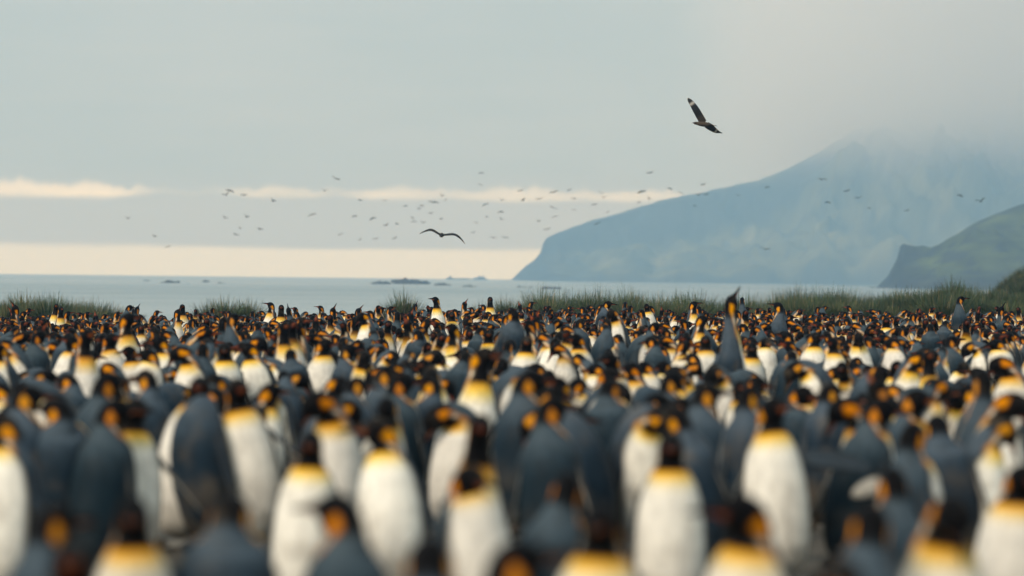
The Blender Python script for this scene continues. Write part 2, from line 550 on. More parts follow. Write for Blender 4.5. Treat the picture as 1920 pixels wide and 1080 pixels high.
POSES = {
    'up': P_(UPN, 0, 0.9), 'upL': P_(UPN, -60, 0.9), 'upR': P_(UPN, 60, 0.9), 'upLL': P_(UPN, -105, 1.0), 'upRR': P_(UPN, 105, 1.0),
    'alert': P_(ALN, 0, 1.9), 'alertL': P_(ALN, -70, 1.8), 'alertR': P_(ALN, 70, 1.8),
    'bow': P_(BOW, 0, 1.25, base=LEAN), 'bowL': P_(BOW, -45, 1.2), 'bowR': P_(BOW, 45, 1.2),
    'nod': P_(NOD, 0, 1.3), 'nodL': P_(NOD, -80, 1.3), 'nodR': P_(NOD, 80, 1.3),
    'hunch': P_(HUN, 0, 0.55), 'hunchL': P_(HUN, -75, 0.6), 'hunchR': P_(HUN, 75, 0.6),
    'preenL': P_(NOD, -140, 1.35, fl=(28, 9)), 'preenR': P_(NOD, 140, 1.35, fl=(9, 28)),
    'trumpet': P_(SKY, -25, 3.0, base=LEANB), 'sky': P_(SKY, 0, 2.0, base=LEANB), 'skyR': P_(SKY, 60, 2.0), 'skyL': P_(SKY, -60, 2.0),
    'flapL': P_(UPN, -40, fl=(78, 26), fw=(0, 0), bend=-18), 'flapR': P_(UPN, 40, fl=(26, 78), fw=(0, 0), bend=-18),
    'stoopL': P_([(0.62, 22), (0.70, 5), (0.78, -20), (0.86, -45), (0.92, -55), (1, -60)], -35, 1.2, fl=(20, 16), fw=(20, 20), base=STOOP),
    'stoopR': P_([(0.62, 22), (0.70, 5), (0.78, -20), (0.86, -45), (0.92, -55), (1, -60)], 35, 1.2, fl=(16, 20), fw=(20, 20), base=STOOP),
    'peck': P_([(0.62, 52), (0.70, 35), (0.78, 20), (0.86, 8), (0.92, 2), (1, 0)], 0, 1.6, fl=(22, 18), fw=(0, 0), base=LEAN),
    'peckL': P_([(0.62, 62), (0.70, 45), (0.78, 26), (0.86, 10), (0.92, 2), (1, 0)], -80, 1.7, fl=(18, 24), fw=(0, 0), base=LEAN),
    'peckR': P_([(0.62, 62), (0.70, 45), (0.78, 26), (0.86, 10), (0.92, 2), (1, 0)], 80, 1.7, fl=(24, 18), fw=(0, 0), base=LEAN),
    'spread': P_(UPN, 30, fl=(42, 40), fw=(8, 4), bend=-10),
}
POSE_TOP = {}

def penguin_parts(pose, lod):
    p = POSES[pose]
    nr, ns = ((50, 24), (24, 12))[lod]
    ur, P, D, S, hw, hd = spine(p['pitch'], p['yaw'], p['neck'], nr, 0.0, 0.925)
    body = [tube(ur, P, D, S, hw, hd, ns)]
    k = int(np.argmin(np.abs(ur - 0.555)))
    fr = (9, 8) if lod == 0 else (5, 6)
    for side, i in ((-1, 0), (1, 1)):
        root = P[k] + np.array((side * (hw[k] - 0.012), 0.012, 0.0))
        body.append(flipper(side, root, p['fl'][i] + 4, p['fw'][i], fr[0], fr[1], p['bend'], 62.0 if p['fl'][i] > 60 else 0.0))
    nb = 6 if lod == 0 else 4
    feet = []
    for side in (-1, 1):
        feet.append(blob((side * 0.060, -0.055, 0.022), (0.036, 0.085, 0.024), BLACK * 2.2, nb, nb, 0.35))
    body.append(blob((0, 0.115, 0.075), (0.045, 0.085, 0.030), BLACK * 2, nb, nb, 0.25))
    ub, Pb, Db, Sb, wb, db = spine(p['pitch'], p['yaw'], p['neck'], 10 if lod == 0 else 4, 0.905, 1.0)
    beak = tube(ub, Pb, Db, Sb, wb * 1.04, db * 1.04, 10 if lod == 0 else 5)
    return joinp(body), beak, feet

body_mesh, beak_mesh, low_parts, foot_mesh = {}, {}, {}, []
for name in POSES:
    b, k, ft = penguin_parts(name, 0)
    if not foot_mesh:
        foot_mesh = [mesh_np('foot', q[0], np.array(q[1]), PLUM, True, q[2]) for q in ft]
    body_mesh[name] = mesh_np("king_penguin_" + name, *b[:2], PLUM, True, b[2])
    beak_mesh[name] = mesh_np("beak_" + name, k[0], np.array(k[1]), PLUM, True, k[2])
    POSE_TOP[name] = max(b[0][:, 2].max(), k[0][:, 2].max())
    lb, lk, lf = penguin_parts(name, 1)
    low_parts[name] = joinp([lb, lk] + lf)

# the penguins one can pick out of the photograph: x, y of the highest point, pixels per metre, facing, pose
# facing: 0 towards the camera, 90 to the right, -90 to the left, 180 away
HERO = [
    # nearest
    (570, 801, 480, 2, 'up'), (752, 776, 470, -14, 'upL'), (870, 766, 455, 4, 'alert'), (1258, 803, 480, 0, 'up'),
    (980, 872, 560, 120, 'upR'), (1893, 858, 510, -35, 'upR'), (925, 866, 540, 40, 'hunch'), (1672, 872, 540, -120, 'upL'),
    (45, 718, 450, 172, 'upL'), (10, 772, 450, -35, 'upL'), (112, 738, 440, 160, 'hunchR'), (190, 742, 425, 168, 'upL'),
    (236, 742, 410, 8, 'spread'), (330, 700, 420, 3, 'up'), (408, 750, 400, 150, 'bowR'), (498, 688, 430, -4, 'spread'),
    (587, 738, 385, 35, 'nodR'), (632, 726, 405, 12, 'nodL'), (697, 742, 390, -8, 'nod'), (852, 752, 380, -28, 'bowL'),
    (980, 690, 430, 172, 'upL'), (1046, 742, 450, 178, 'upL'), (1108, 758, 445, -128, 'bow'), (1150, 708, 400, 150, 'hunch'),
    (1205, 758, 430, 42, 'bow'), (1318, 716, 400, 176, 'upL'), (1352, 742, 435, 168, 'upR'), (1405, 722, 420, -165, 'upL'),
    (1472, 742, 440, -4, 'flapR'), (1590, 738, 430, 140, 'upL'), (1640, 736, 430, -16, 'nodL'), (1694, 726, 405, 120, 'upL'),
    (1712, 792, 450, 115, 'flapR'), (1785, 772, 450, 180, 'hunch'), (1822, 778, 420, 48, 'nodR'), (1868, 734, 435, -25, 'nodR'),
    (1822, 690, 390, -170, 'alert'),
    # second belt
    (135, 700, 380, -55, 'bow'), (178, 694, 400, -170, 'upL'), (234, 702, 330, 5, 'nod'), (276, 690, 390, 175, 'upR'),
    (614, 702, 310, 50, 'nod'), (663, 698, 380, -172, 'upL'), (712, 682, 345, 170, 'upL'), (757, 700, 340, 165, 'upL'),
    (784, 700, 330, -170, 'upR'), (820, 688, 305, -6, 'nod'), (852, 655, 300, 172, 'hunch'), (884, 648, 350, -8, 'alertR'),
    (928, 688, 330, 60, 'bow'), (1030, 758, 400, 172, 'upL'), (1100, 706, 335, 30, 'bow'), (1150, 690, 300, -15, 'hunchR'),
    (1190, 730, 350, 172, 'upL'), (1276, 692, 330, 172, 'upL'), (1344, 690, 300, -30, 'bow'), (1500, 722, 350, 120, 'hunchL'),
    (1550, 716, 360, -172, 'upL'), (1745, 708, 360, 60, 'nodR'), (1892, 668, 330, -18, 'nodL'), (1555, 672, 310, -65, 'bow'),
    (1706, 660, 300, 8, 'nodR'), (1852, 715, 350, 170, 'upR'), (1245, 740, 370, 176, 'upL'),
    # third belt
    (765, 612, 255, -150, 'hunch'), (919, 616, 230, 4, 'up'), (857, 604, 220, -60, 'alert'), (893, 612, 220, 130, 'hunch'),
    (604, 634, 250, 8, 'upR'), (572, 652, 270, 176, 'hunch'), (498, 638, 265, -18, 'upL'), (537, 602, 235, 25, 'alert'),
    (437, 586, 245, 172, 'alertL'), (468, 628, 260, 62, 'nod'), (430, 640, 265, 4, 'up'), (386, 642, 270, 178, 'up'),
    (358, 648, 270, -14, 'nodL'), (312, 630, 240, -16, 'upL'), (262, 652, 270, -10, 'hunchL'), (222, 622, 260, 10, 'flapR'),
    (157, 616, 270, 38, 'alert'), (128, 622, 270, 176, 'hunch'), (104, 624, 265, -70, 'up'), (76, 618, 270, 174, 'upL'),
    (52, 632, 275, -38, 'nodL'), (8, 640, 285, -40, 'up'), (241, 586, 190, 18, 'alertR'), (979, 630, 245, 0, 'up'),
    (1028, 632, 245, 2, 'hunch'), (1094, 624, 245, 0, 'upL'), (1130, 608, 225, 128, 'nodR'), (1097, 596, 200, 176, 'upL'),
    (1190, 626, 250, 72, 'bow'), (1300, 588, 255, 18, 'alertR'), (1328, 628, 250, -4, 'up'), (1380, 535, 206, 132, 'trumpet'),
    (1408, 636, 250, -6, 'up'), (1428, 632, 260, 24, 'hunch'), (1524, 622, 260, -8, 'upR'), (1562, 632, 275, 14, 'upL'),
    (1622, 622, 262, 0, 'nod'), (1667, 594, 220, 0, 'up'), (1748, 606, 265, 178, 'hunch'), (1766, 600, 240, 150, 'hunch'),
    (1482, 656, 290, 178, 'hunch'), (1856, 640, 255, -80, 'bow'), (1888, 634, 255, -8, 'hunchL'), (1876, 588, 200, 130, 'hunch'),
    (1690, 632, 270, -40, 'hunchL'), (1240, 626, 255, 175, 'upR'), (660, 640, 255, 150, 'upL'), (685, 655, 265, 10, 'nod'),
    (1330, 608, 215, -120, 'nod'), (1210, 602, 205, 150, 'upL'), (1800, 628, 260, 172, 'upL'), (1462, 620, 240, -172, 'upR'),
    # far birds that stand out against the water and the grass
    (822, 556, 98, 22, 'alertL'), (812, 572, 96, -20, 'up'), (562, 566, 92, 120, 'skyR'), (634, 568, 100, 20, 'skyR'),
    (26, 562, 110, -20, 'skyL'), (95, 568, 95, 10, 'alert'), (112, 574, 95, 30, 'alert'), (1455, 566, 130, 170, 'alertR'),
    (1396, 557, 84, 170, 'alert'), (1130, 563, 112, 150, 'upL'), (1303, 564, 110, 20, 'alertR'), (1800, 555, 100, 175, 'alertL'),
    (920, 556, 88, 5, 'alert'), (680, 586, 150, -60, 'nod'), (955, 574, 180, 150, 'upR'), (1160, 580, 150, -40, 'nod'),
    (500, 566, 90, -20, 'alertL'), (525, 571, 100, 5, 'alert'), (850, 584, 120, 0, 'up'), (1875, 566, 100, 60, 'skyR'),
    (330, 571, 98, 40, 'skyR'), (345, 570, 92, 10, 'alert'), (230, 570, 90, 170, 'upL'), (1225, 567, 100, 0, 'up'),
]
for (x, y) in ((70, 940), (262, 912), (420, 925), (655, 922), (1120, 930), (1385, 915), (1560, 935), (1765, 926), (1010, 1010), (830, 1000), (180, 1010), (1500, 1030)):
    HERO.append((x, y, (y - 525) / 0.58, random.choice((176, 160, -165, 8, -12)), random.choice(('up', 'upL', 'upR', 'nod', 'hunch'))))

want = []
birds = []        # dicts: x, y, base z, scale, rotation, pose, px, py, s
for i, (px, py, s, face, pose) in enumerate(HERO):
    yh = pix((at(px, 520, 9000).x, 9000, CAM_H))[1]
    auto = (py - yh) / (CAM_H - POSE_TOP[pose] * 1.03)
    if s >= 195 and pose != 'trumpet':
        w = 0.65 if s > 395 else (0.40 if s > 300 else 0.25)
        s = s ** w * auto ** (1 - w)
        HERO[i] = (px, py, s, face, pose)
    d = FPX / s
    top = at(px, py, d)
    h = POSE_TOP[pose]
    g = ground_base(top.x, top.y)
    k = min(1.10, max(0.95, (top.z - g) / h))
    need = top.z - h * k - g
    if need < -0.02:
        k = max(0.90, (top.z - g) / h)
        need = top.z - h * k - g
    want.append((top.x, top.y, need))
    birds.append(dict(x=top.x, y=top.y, k=k, face=face, pose=pose, s=s, hero=True))

# small humps and hollows of the trampled beach that bring each of those birds to its height
amp = [0.0] * len(want)
for it in range(12):
    for i, (x, y, need) in enumerate(want):
        z = 0.0
        for j, (qx, qy, qn) in enumerate(want):
            if j != i and amp[j]:
                q = ((x - qx) ** 2 + (y - qy) ** 2) / 0.55 ** 2
                if q < 12:
                    z += amp[j] * math.exp(-q)
        amp[i] = min(0.45, max(-0.30, need - z))
mounds.extend((x, y, a_, 0.55) for (x, y, n_), a_ in zip(want, amp) if abs(a_) > 0.01)

# the rest of the colony: loose packing on the beach, kept off the birds above
CELL = 0.5
grid = {}
def near_ok(x, y, r):
    cx, cyy = int(x // CELL), int(y // CELL)
    for i in range(cx - 2, cx + 3):
        for j in range(cyy - 2, cyy + 3):
            for (qx, qy) in grid.get((i, j), ()):
                if (qx - x) ** 2 + (qy - y) ** 2 < r * r:
                    return False
    return True
def put(x, y):
    grid.setdefault((int(x // CELL), int(y // CELL)), []).append((x, y))
for b in birds:
    put(b['x'], b['y'])
hero_view = []
for b, (px, py, s, face, pose) in zip(list(birds), HERO):
    hero_view.append((px, py, s, b['y']))
COMMON = ['up'] * 4 + ['upL', 'upR'] * 4 + ['upLL', 'upRR'] * 4 + ['hunch'] * 4 + ['hunchL', 'hunchR'] * 4 + ['nod', 'nodL', 'nodR', 'bow', 'bowL', 'bowR'] * 2 + \
         ['preenL', 'preenR'] * 3 + ['stoopL', 'stoopR', 'peckL', 'peckR', 'peck'] * 2 + ['alert', 'alertL', 'alertR'] * 2 + ['sky', 'spread']
tries = 0
Y0, Y1 = 13.2, 70.0
while tries < 36000:
    tries += 1
    y = math.sqrt(random.uniform(Y0 * Y0, Y1 * Y1))
    x = random.uniform(-0.205, 0.205) * y
    dens = 0.5 + 0.5 * fbm(x * 0.25, y * 0.12, 9.0)
    if y > 62 and random.random() < (y - 63) / 8.0:
        continue
    if not near_ok(x, y, 0.40 + 0.20 * (1 - dens) + 0.0030 * max(0, y - 25)):
        continue
    s = FPX / y
    pose = random.choice(COMMON)
    k = random.uniform(0.95, 1.07)
    px, py = pix((x, y, ground_base(x, y) + POSE_TOP[pose] * k))
    bad = False
    for (hx, hy, hs, hd_) in hero_view:
        if y < hd_ + 0.15 and abs(px - hx) < (0.105 if hs > 330 else 0.085) * (s + hs) and py < hy + (0.34 if hs > 330 else 0.25) * hs:
            bad = True
            break
    if bad:
        continue
    put(x, y)
    q = random.random()
    face = random.gauss(0, 40) if q < 0.52 else (random.gauss(180, 40) if q < 0.78 else random.uniform(-180, 180))
    birds.append(dict(x=x, y=y, k=k, face=face, pose=pose, s=s, hero=False))

for b in birds:
    b['z'] = ground(b['x'], b['y']) - 0.004
    b['lean'] = (random.gauss(0, 5.0), random.gauss(0, 4.5))
    if b['pose'] == 'trumpet':
        b['lean'] = (0.0, 0.0)
    b['px'], b['py'] = pix((b['x'], b['y'], b['z'] + POSE_TOP[b['pose']] * b['k']))
    b['mat'] = Matrix.Translation((b['x'], b['y'], b['z'])) @ Matrix.Rotation(R(b['face']), 4, 'Z') @ \
        Matrix.Rotation(R(b['lean'][0]), 4, 'X') @ Matrix.Rotation(R(b['lean'][1]), 4, 'Y') @ Matrix.Diagonal((b['k'] * random.uniform(0.93, 1.09) * (0.86 if b['pose'] == 'trumpet' else 1), b['k'] * random.uniform(0.93, 1.09) * (0.86 if b['pose'] == 'trumpet' else 1), b['k'], 1))

# which 300 show largest: the birds of the list first, then the nearest of the rest that are in view
inview = lambda b: -40 < b['px'] < 1960
order = [b for b in birds if b['hero']] + sorted([b for b in birds if not b['hero'] and inview(b)], key=lambda b: b['y'])
singles = order[:300]
ids = set(id(b) for b in singles)
rest = [b for b in birds if id(b) not in ids]

ORD = ["leftmost", "second from left", "third from left", "fourth from left", "fifth from left", "sixth from left", "seventh from left",
       "eighth from left", "ninth from left", "tenth from left", "eleventh from left", "twelfth from left", "thirteenth from left",
       "fourteenth from left", "fifteenth from left", "sixteenth from left", "seventeenth from left", "eighteenth from left",
       "nineteenth from left", "twentieth from left"]
ROWS = ["nearest", "second", "third", "fourth", "fifth", "sixth", "seventh", "eighth", "ninth", "tenth", "eleventh", "twelfth",
        "thirteenth", "fourteenth", "fifteenth", "sixteenth", "seventeenth", "eighteenth", "nineteenth", "twentieth"]
POSEW = {'up': 'upright', 'alert': 'long-necked', 'bow': 'bowing', 'nod': 'head-down', 'hunch': 'hunched', 'preen': 'preening', 'sky': 'beak-raised', 'trumpet': 'beak-raised', 'flap': 'flipper-raising', 'spread': 'flippers-out', 'stoop': 'stooping', 'peck': 'neck-forward'}
def looks(b):
    f = (b['face'] + 180) % 360 - 180
    w = POSEW[b['pose'].rstrip('LR')]
    if abs(f) < 40:
        return f"{w} king penguin, white belly to camera"
    if abs(f) > 125:
        return f"{w} king penguin, slate back to camera"
    return f"{w} king penguin facing {'right' if f > 0 else 'left'}"
singles.sort(key=lambda b: b['y'])
NROW = 17
per = math.ceil(len(singles) / NROW)
for r_ in range(NROW):
    row = sorted(singles[r_ * per:(r_ + 1) * per], key=lambda b: b['px'])
    for i, b in enumerate(row):
        b['label'] = f"{looks(b)}, {ORD[i]} in {ROWS[r_]} row"
for b in singles:
    if b['pose'] == 'trumpet':
        b['label'] = "tallest king penguin, slate back to camera, beak pointed up at the sky"

for b in singles:
    o = link("king_penguin", None)
    o.empty_display_size = 0.2
    o.matrix_world = b['mat']
    link("body", body_mesh[b['pose']], o)
    for fm in foot_mesh:
        link("foot", fm, o)
    tag(o, b['label'], "penguin", "king penguins of the colony one can pick out")
    link("beak", beak_mesh[b['pose']], o)

V, F, C, n = [], [], [], 0
for b in rest:
    v, f, c = low_parts[b['pose']]
    M = np.array(b['mat'])
    V.append(v @ M[:3, :3].T + M[:3, 3]); F.append(f + n); C.append(c * random.uniform(0.9, 1.1)); n += len(v)
crowd = link("distant_penguin_crowd", mesh_np("distant_penguin_crowd", np.vstack(V), np.vstack(F), PLUM, True, np.vstack(C)))
tag(crowd, "dense far crowd of king penguins packed along the beach to the grass", "penguin crowd", kind="stuff")

# ------------------------------------------------------------------ ground and sea meshes
def grid_mesh(name, xs, ys, zf, mat, cols=None):
    nx, ny = len(xs), len(ys)
    V = np.array([(x, y, zf(x, y)) for y in ys for x in xs])
    F = [(j * nx + i, j * nx + i + 1, (j + 1) * nx + i + 1, (j + 1) * nx + i) for j in range(ny - 1) for i in range(nx - 1)]
    return mesh_np(name, V, F, mat, True, cols)
xs = np.concatenate([np.linspace(-260, -20, 25)[:-1], np.arange(-20, 20.01, 0.4), np.linspace(20, 260, 25)[1:]])
ys = np.concatenate([np.linspace(-60, 5, 14)[:-1], np.arange(5, 80, 0.4), np.arange(80, 130, 2.0), np.linspace(130, 420, 20)])
tag(link("ground", grid_mesh("ground", xs, ys, ground, mat_ground())), kind="structure", label="dark trampled mud of the beach under the colony")
sea = link("sea", grid_mesh("sea", np.linspace(-2400, 2400, 3), np.array([60.0, 1000.0, 4000.0]), lambda x, y: SEA_Z, mat_sea()))
tag(sea, "calm pale grey sea reaching the horizon", kind="structure")

# ------------------------------------------------------------------ hills
def interp(pts, x):
    return np.interp(x, [p[0] for p in pts], [p[1] for p in pts])

def fan_hill(name, prof, pxs, crest_d, shore_d, back, foot, label, shapef, colf, nv=54, rough=1.0, seed=0.0):
    """A hill whose skyline passes through the profile, built from shore to crest and down its far side."""
    V, C = [], []
    vs = np.concatenate([np.linspace(0, 1, nv), np.linspace(1, 2, 14)[1:]])
    for v in vs:
        for px in pxs:
            cd_, sd_ = crest_d(px), shore_d(px)
            top = at(px, interp(prof, px), cd_)
            zc = max(top.z - SEA_Z, 0.3)
            if v <= 1:
                y = sd_ + (cd_ - sd_) * v
                hgt = shapef(px, v)
            else:
                y = cd_ + back * (v - 1)
                hgt = 1 - (v - 1) ** 1.3 * 1.05
            p = at(px, 540, y)
            q = (p.x / zc, y / 400.0)
            w = max(0.0, 1 - abs(v - 1) * 1.0) if v > 1 else 1.0
            gully = abs(fbm(p.x / 75.0 + seed * 2 + 0.25 * fbm(y / 90.0, p.x / 90.0, 1.0, 2), y / 520.0, seed, 4))
            relief = (fbm(p.x / 130.0 + seed, y / 260.0, seed, 5) * 0.13 + (gully - 0.3) * 0.22) * math.sin(math.pi * min(v, 1.0)) ** 0.8
            fine = fbm(p.x / 22.0 + seed, y / 40.0, 3.0, 4) * 0.012 * rough
            z = SEA_Z - 0.6 + zc * max(0.0, hgt + relief * rough + fine * min(1, v * 6)) + (0.6 if v > 0 else -0.4)
            # keep the face below the sight line to the skyline
            lim = CAM_H + (top.z - CAM_H) * (y / cd_) - (0.004 * zc if v < 0.99 else 0)
            if v < 1 and z > lim:
                z = lim
            V.append((p.x, y, z)); C.append(colf(px, v, p.x, y, z))
    nx, ny = len(pxs), len(vs)
    F = [(j * nx + i, j * nx + i + 1, (j + 1) * nx + i + 1, (j + 1) * nx + i) for j in range(ny - 1) for i in range(nx - 1)]
    o = link(name, mesh_np(name, V, F, HILL, True, np.array(C)))
    return tag(o, label, kind="structure")

PROF_FAR = [(945, 529), (958, 526), (966, 517), (985, 499), (1002, 487), (1012, 474), (1018, 455), (1024, 446), (1040, 438), (1070, 427),
            (1110, 412), (1150, 402), (1200, 386), (1260, 371), (1310, 362), (1360, 350), (1420, 338), (1450, 326), (1490, 308),
            (1530, 288), (1560, 268), (1600, 244), (1650, 222), (1700, 206), (1780, 186), (1860, 172), (1950, 160), (2100, 150), (2300, 170)]
def far_shape(px, v):
    foot = interp([(950, 0.8), (1020, 0.62), (1100, 0.45), (1300, 0.40), (1440, 0.53), (1540, 0.72), (1600, 0.80), (2300, 0.8)], px)
    return float(np.interp(v, [0, 0.03, 0.45, 0.70, 0.92, 1.0], [0.0, 0.10 + 0.05 * math.sin(px * 0.05), foot * 0.72, foot, 0.95, 1.0]))
TURF = np.array((0.150, 0.152, 0.070)); HEATH = np.array((0.060, 0.068, 0.040)); SCREE = np.array((0.10, 0.092, 0.08)); CLIFF = np.array((0.030, 0.032, 0.033))
def far_col(px, v, x, y, z):
    n = min(1.0, max(0.0, 0.5 + 0.9 * fbm(x / 45.0, y / 150.0, 5.0, 5)))
    c = HEATH + (TURF - HEATH) * n * (0.35 + 0.65 * float(ss(np.float64(v), 0.72, 0.55)))
    steep = float(ss(np.float64(v), 0.68, 0.76)) * (1 - float(ss(np.float64(v), 0.93, 0.99))) * float(ss(np.float64(px), 1590, 1500))
    c = c + (CLIFF - c) * steep * 0.85
    c = c + (CLIFF - c) * float(ss(np.float64(v), 0.06, 0.0)) * 0.8
    c = c + (CLIFF - c) * float(ss(np.float64(px), 1110, 1010)) * 0.9
    gl = abs(fbm(x / 30.0 + 0.3 * fbm(y / 60.0, 1.0, 2.0, 2), y / 260.0, 8.0, 4))
    c = c + (CLIFF - c) * float(ss(np.float64(gl), 0.14, 0.02)) * 0.45
    return c
fan_hill("headland", PROF_FAR, np.concatenate([np.arange(946, 1060, 3), np.arange(1060, 2300, 8)]),
         lambda px: 3000 + (px - 960) * 0.45, lambda px: 2880 - 260 * min(1.0, max(0.0, (px - 960) / 300)), 380,
         None, "tall blue misty headland sloping down to the sea, top lost in cloud", far_shape, far_col)

PROF_NEAR = [(1630, 549), (1642, 541), (1652, 530), (1664, 518), (1674, 500), (1682, 484), (1687, 462), (1692, 457), (1700, 459), (1716, 462), (1730, 460),
             (1744, 464), (1760, 458), (1775, 448), (1800, 434), (1830, 416), (1860, 403), (1890, 391), (1920, 381), (1970, 364), (2050, 345), (2200, 330)]
def near_shape(px, v):
    return float(np.interp(v, [0, 0.08, 0.4, 0.8, 1.0], [0.0, 0.16, 0.5, 0.88, 1.0]))
def near_col(px, v, x, y, z):
    n = 0.5 + 0.5 * fbm(x / 16.0, y / 40.0, 7.0, 5)
    c = HEATH * 0.5 + (TURF * np.array((0.62, 0.78, 0.58)) - HEATH * 0.5) * n
    c = c + (CLIFF - c) * float(ss(np.float64(fbm(x / 9.0, y / 30.0, 2.0, 5)), 0.12, 0.4)) * 0.8
    c = c + (CLIFF - c) * float(ss(np.float64(px), 1760, 1690)) * 0.8
    c = c + (SCREE * 0.5 - c) * float(ss(np.float64(v), 0.2, 0.0)) * 0.6
    return c
fan_hill("cliff_hill", PROF_NEAR, np.concatenate([np.arange(1630, 1780, 3), np.arange(1780, 2200, 8)]),
         lambda px: 1350 + (px - 1640) * 0.2, lambda px: 1300 - 160 * min(1.0, max(0.0, (px - 1640) / 120)), 160,
         None, "dark green cliff-edged hill in front of the headland at right", near_shape, near_col, seed=3.0)

PROF_KNOLL = [(1835, 566), (1850, 558), (1865, 548), (1880, 532), (1895, 519), (1910, 508), (1925, 500), (1960, 485), (2020, 470), (2120, 465)]
def knoll_shape(px, v):
    return float(np.interp(v, [0, 0.3, 0.7, 1.0], [0.0, 0.35, 0.82, 1.0]))
def knoll_col(px, v, x, y, z):
    n = 0.5 + 0.5 * fbm(x / 1.5, y / 3.0, 7.0, 4)
    return HEATH * 0.6 + (TURF * 1.0 - HEATH * 0.6) * n
KN_D = 150.0
knoll = fan_hill("grassy_knoll", [(a, b + 9) for a, b in PROF_KNOLL], np.arange(1835, 2120, 6),
                 lambda px: KN_D, lambda px: KN_D - 22, 25, None, "grassy knoll rising at the right edge behind the tussacs", knoll_shape, knoll_col, nv=20, rough=0.3)

# ------------------------------------------------------------------ sea rocks
def rock_mesh(w, h, d, seed):
    V, F = [], []
    nu, nv = 28, 9
    for i in range(nv + 1):
        a = (math.pi / 2) * i / nv
        for j in range(nu):
            b = 2 * math.pi * j / nu
            cx, cyv, cz = math.cos(b) * math.cos(a), math.sin(b) * math.cos(a), math.sin(a)
            r_ = 1 + 0.45 * fbm(cx * 2 + seed, cyv * 2, cz * 2 + seed, 4)
            peak = 0.45 + 0.75 * abs(fbm(cx * 2.6 + seed * 3, seed, 0.0, 3)) + 0.35 * fbm(cx * 6 + seed, cyv * 5, 1.0, 3)
            V.append((cx * w * r_, cyv * d * r_, -0.5 + (cz ** 0.8) * max(0.15, peak) * h * 1.25 + 0.0))
    for i in range(nv):
        for j in range(nu):
            k = (j + 1) % nu
            F.append((i * nu + j, i * nu + k, (i + 1) * nu + k, (i + 1) * nu + j))
    V = np.array(V)
    c = np.tile(np.array((0.055, 0.056, 0.054)), (len(V), 1)) * (0.7 + 0.6 * rng.random((len(V), 1)))
    return mesh_np("sea_rock", V, F, ROCKM, False, c)
def sea_depth(py, px):
    """distance at which the sea surface lies under this pixel"""
    d = FWD + RIGHT * ((px - 960) / FPX) + UP * ((540 - py) / FPX)
    return (SEA_Z - CAM_H) / d.z * d.y
ROCKS = [  # px, distance, half width px, height px, label
    (275, 900, 11, 4, "thin dark skerry left of the largest skerry in the left sea"),
    (320, 760, 19, 9, "largest dark skerry in the open sea at left"),
    (351, 740, 12, 3, "low dark skerry just right of the largest left skerry"),
    (385, 780, 9, 6, "small peaked skerry, second group of the left sea"),
    (415, 760, 28, 3, "long flat skerry at the right end of the left group"),
    (713, 800, 22, 12, "peaked rock island, left one of the pair in mid sea"),
    (772, 820, 36, 16, "largest rock island in mid sea, hump-backed"),
    (830, 780, 20, 7, "low rock right of the hump-backed island"),
    (877, 740, 18, 6, "flat dark skerry farther right in mid sea, left of the headland"),
    (843, 2100, 8, 9, "small pointed rock on the horizon line"),
    (868, 2200, 22, 6, "low ridge of rock along the horizon"),
    (900, 2100, 13, 12, "peaked rock on the horizon left of the headland tip"),
    (985, 640, 32, 4, "long flat reef in front of the headland tip"),
    (1036, 630, 24, 7, "dark reef above the tussac tops below the headland"),
    (1470, 400, 30, 5, "dark reef in the water before the right hand grass"),
    (1500, 620, 22, 4, "faint flat reef at right under the headland"),
]
ROCK_DY = [14, 17, 18, 15, 17, 15, 14, 16, 18, 5, 5, 5, 18, 20, 26, 18]
for i, (px, d, hw_, hp, lab) in enumerate(ROCKS):
    d = FPX * (CAM_H - SEA_Z) / ROCK_DY[i]
    o = link("sea_rock", rock_mesh(hw_ * d / FPX, hp * d / FPX * 0.62 + 0.3, hw_ * d / FPX * 0.7, i * 1.7 + 0.4))
    p = at(px, 540, d)
    o.location = (p.x, d, SEA_Z)
    tag(o, lab, "rock", "rocks and reefs in the sea")

# ------------------------------------------------------------------ tussac grass
def tussac_mesh(seed, nb=1700):
    r_ = np.random.default_rng(seed)
    V, F, C = [], [], []
    for i in range(nb):
        a = r_.uniform(0, 2 * math.pi)
        rad = 0.34 * math.sqrt(r_.uniform(0, 1))
        b0 = np.array((math.cos(a) * rad, math.sin(a) * rad, 0.0))
        L = r_.uniform(0.45, 1.08) * (1 - 0.32 * (rad / 0.34) ** 2)
        spread = 0.18 + 2.0 * rad + r_.normal(0, 0.16)
        a2 = a + r_.normal(0, 0.5)
        out = np.array((math.cos(a2), math.sin(a2), 0))
        side = np.array((-math.sin(a2 + r_.normal(0, 0.8)), math.cos(a2), 0)); side /= np.linalg.norm(side)
        w = r_.uniform(0.010, 0.018)
        n0 = len(V)
        droop = r_.uniform(0.45, 1.25)
        tone = r_.uniform(0, 1)
        c0 = np.array((0.026, 0.047, 0.029)); c1 = np.array((0.066, 0.108, 0.050)); c2 = np.array((0.18, 0.155, 0.085))
        cc = c0 + (c1 - c0) * tone if r_.random() < 0.86 else c2
        for k, t in enumerate((0, 0.35, 0.7, 1.0)):
            horiz = spread * L * (0.35 * t + droop * 0.55 * t ** 2.4)
            vert = L * (t - 0.42 * droop * spread * t ** 2.8)
            p = b0 + out * horiz + np.array((0, 0, max(vert, 0.01)))
            ww = w * (1 - t) + 0.0015
            V += [p - side * ww, p + side * ww]
            C += [cc * (0.8 + 0.35 * t)] * 2
        for k in range(3):
            F.append((n0 + 2 * k, n0 + 2 * k + 1, n0 + 2 * k + 3, n0 + 2 * k + 2))
    return mesh_np("tussac_clump", V, F, GRASS, False, np.array(C))
TUS = [tussac_mesh(s) for s in range(5)]
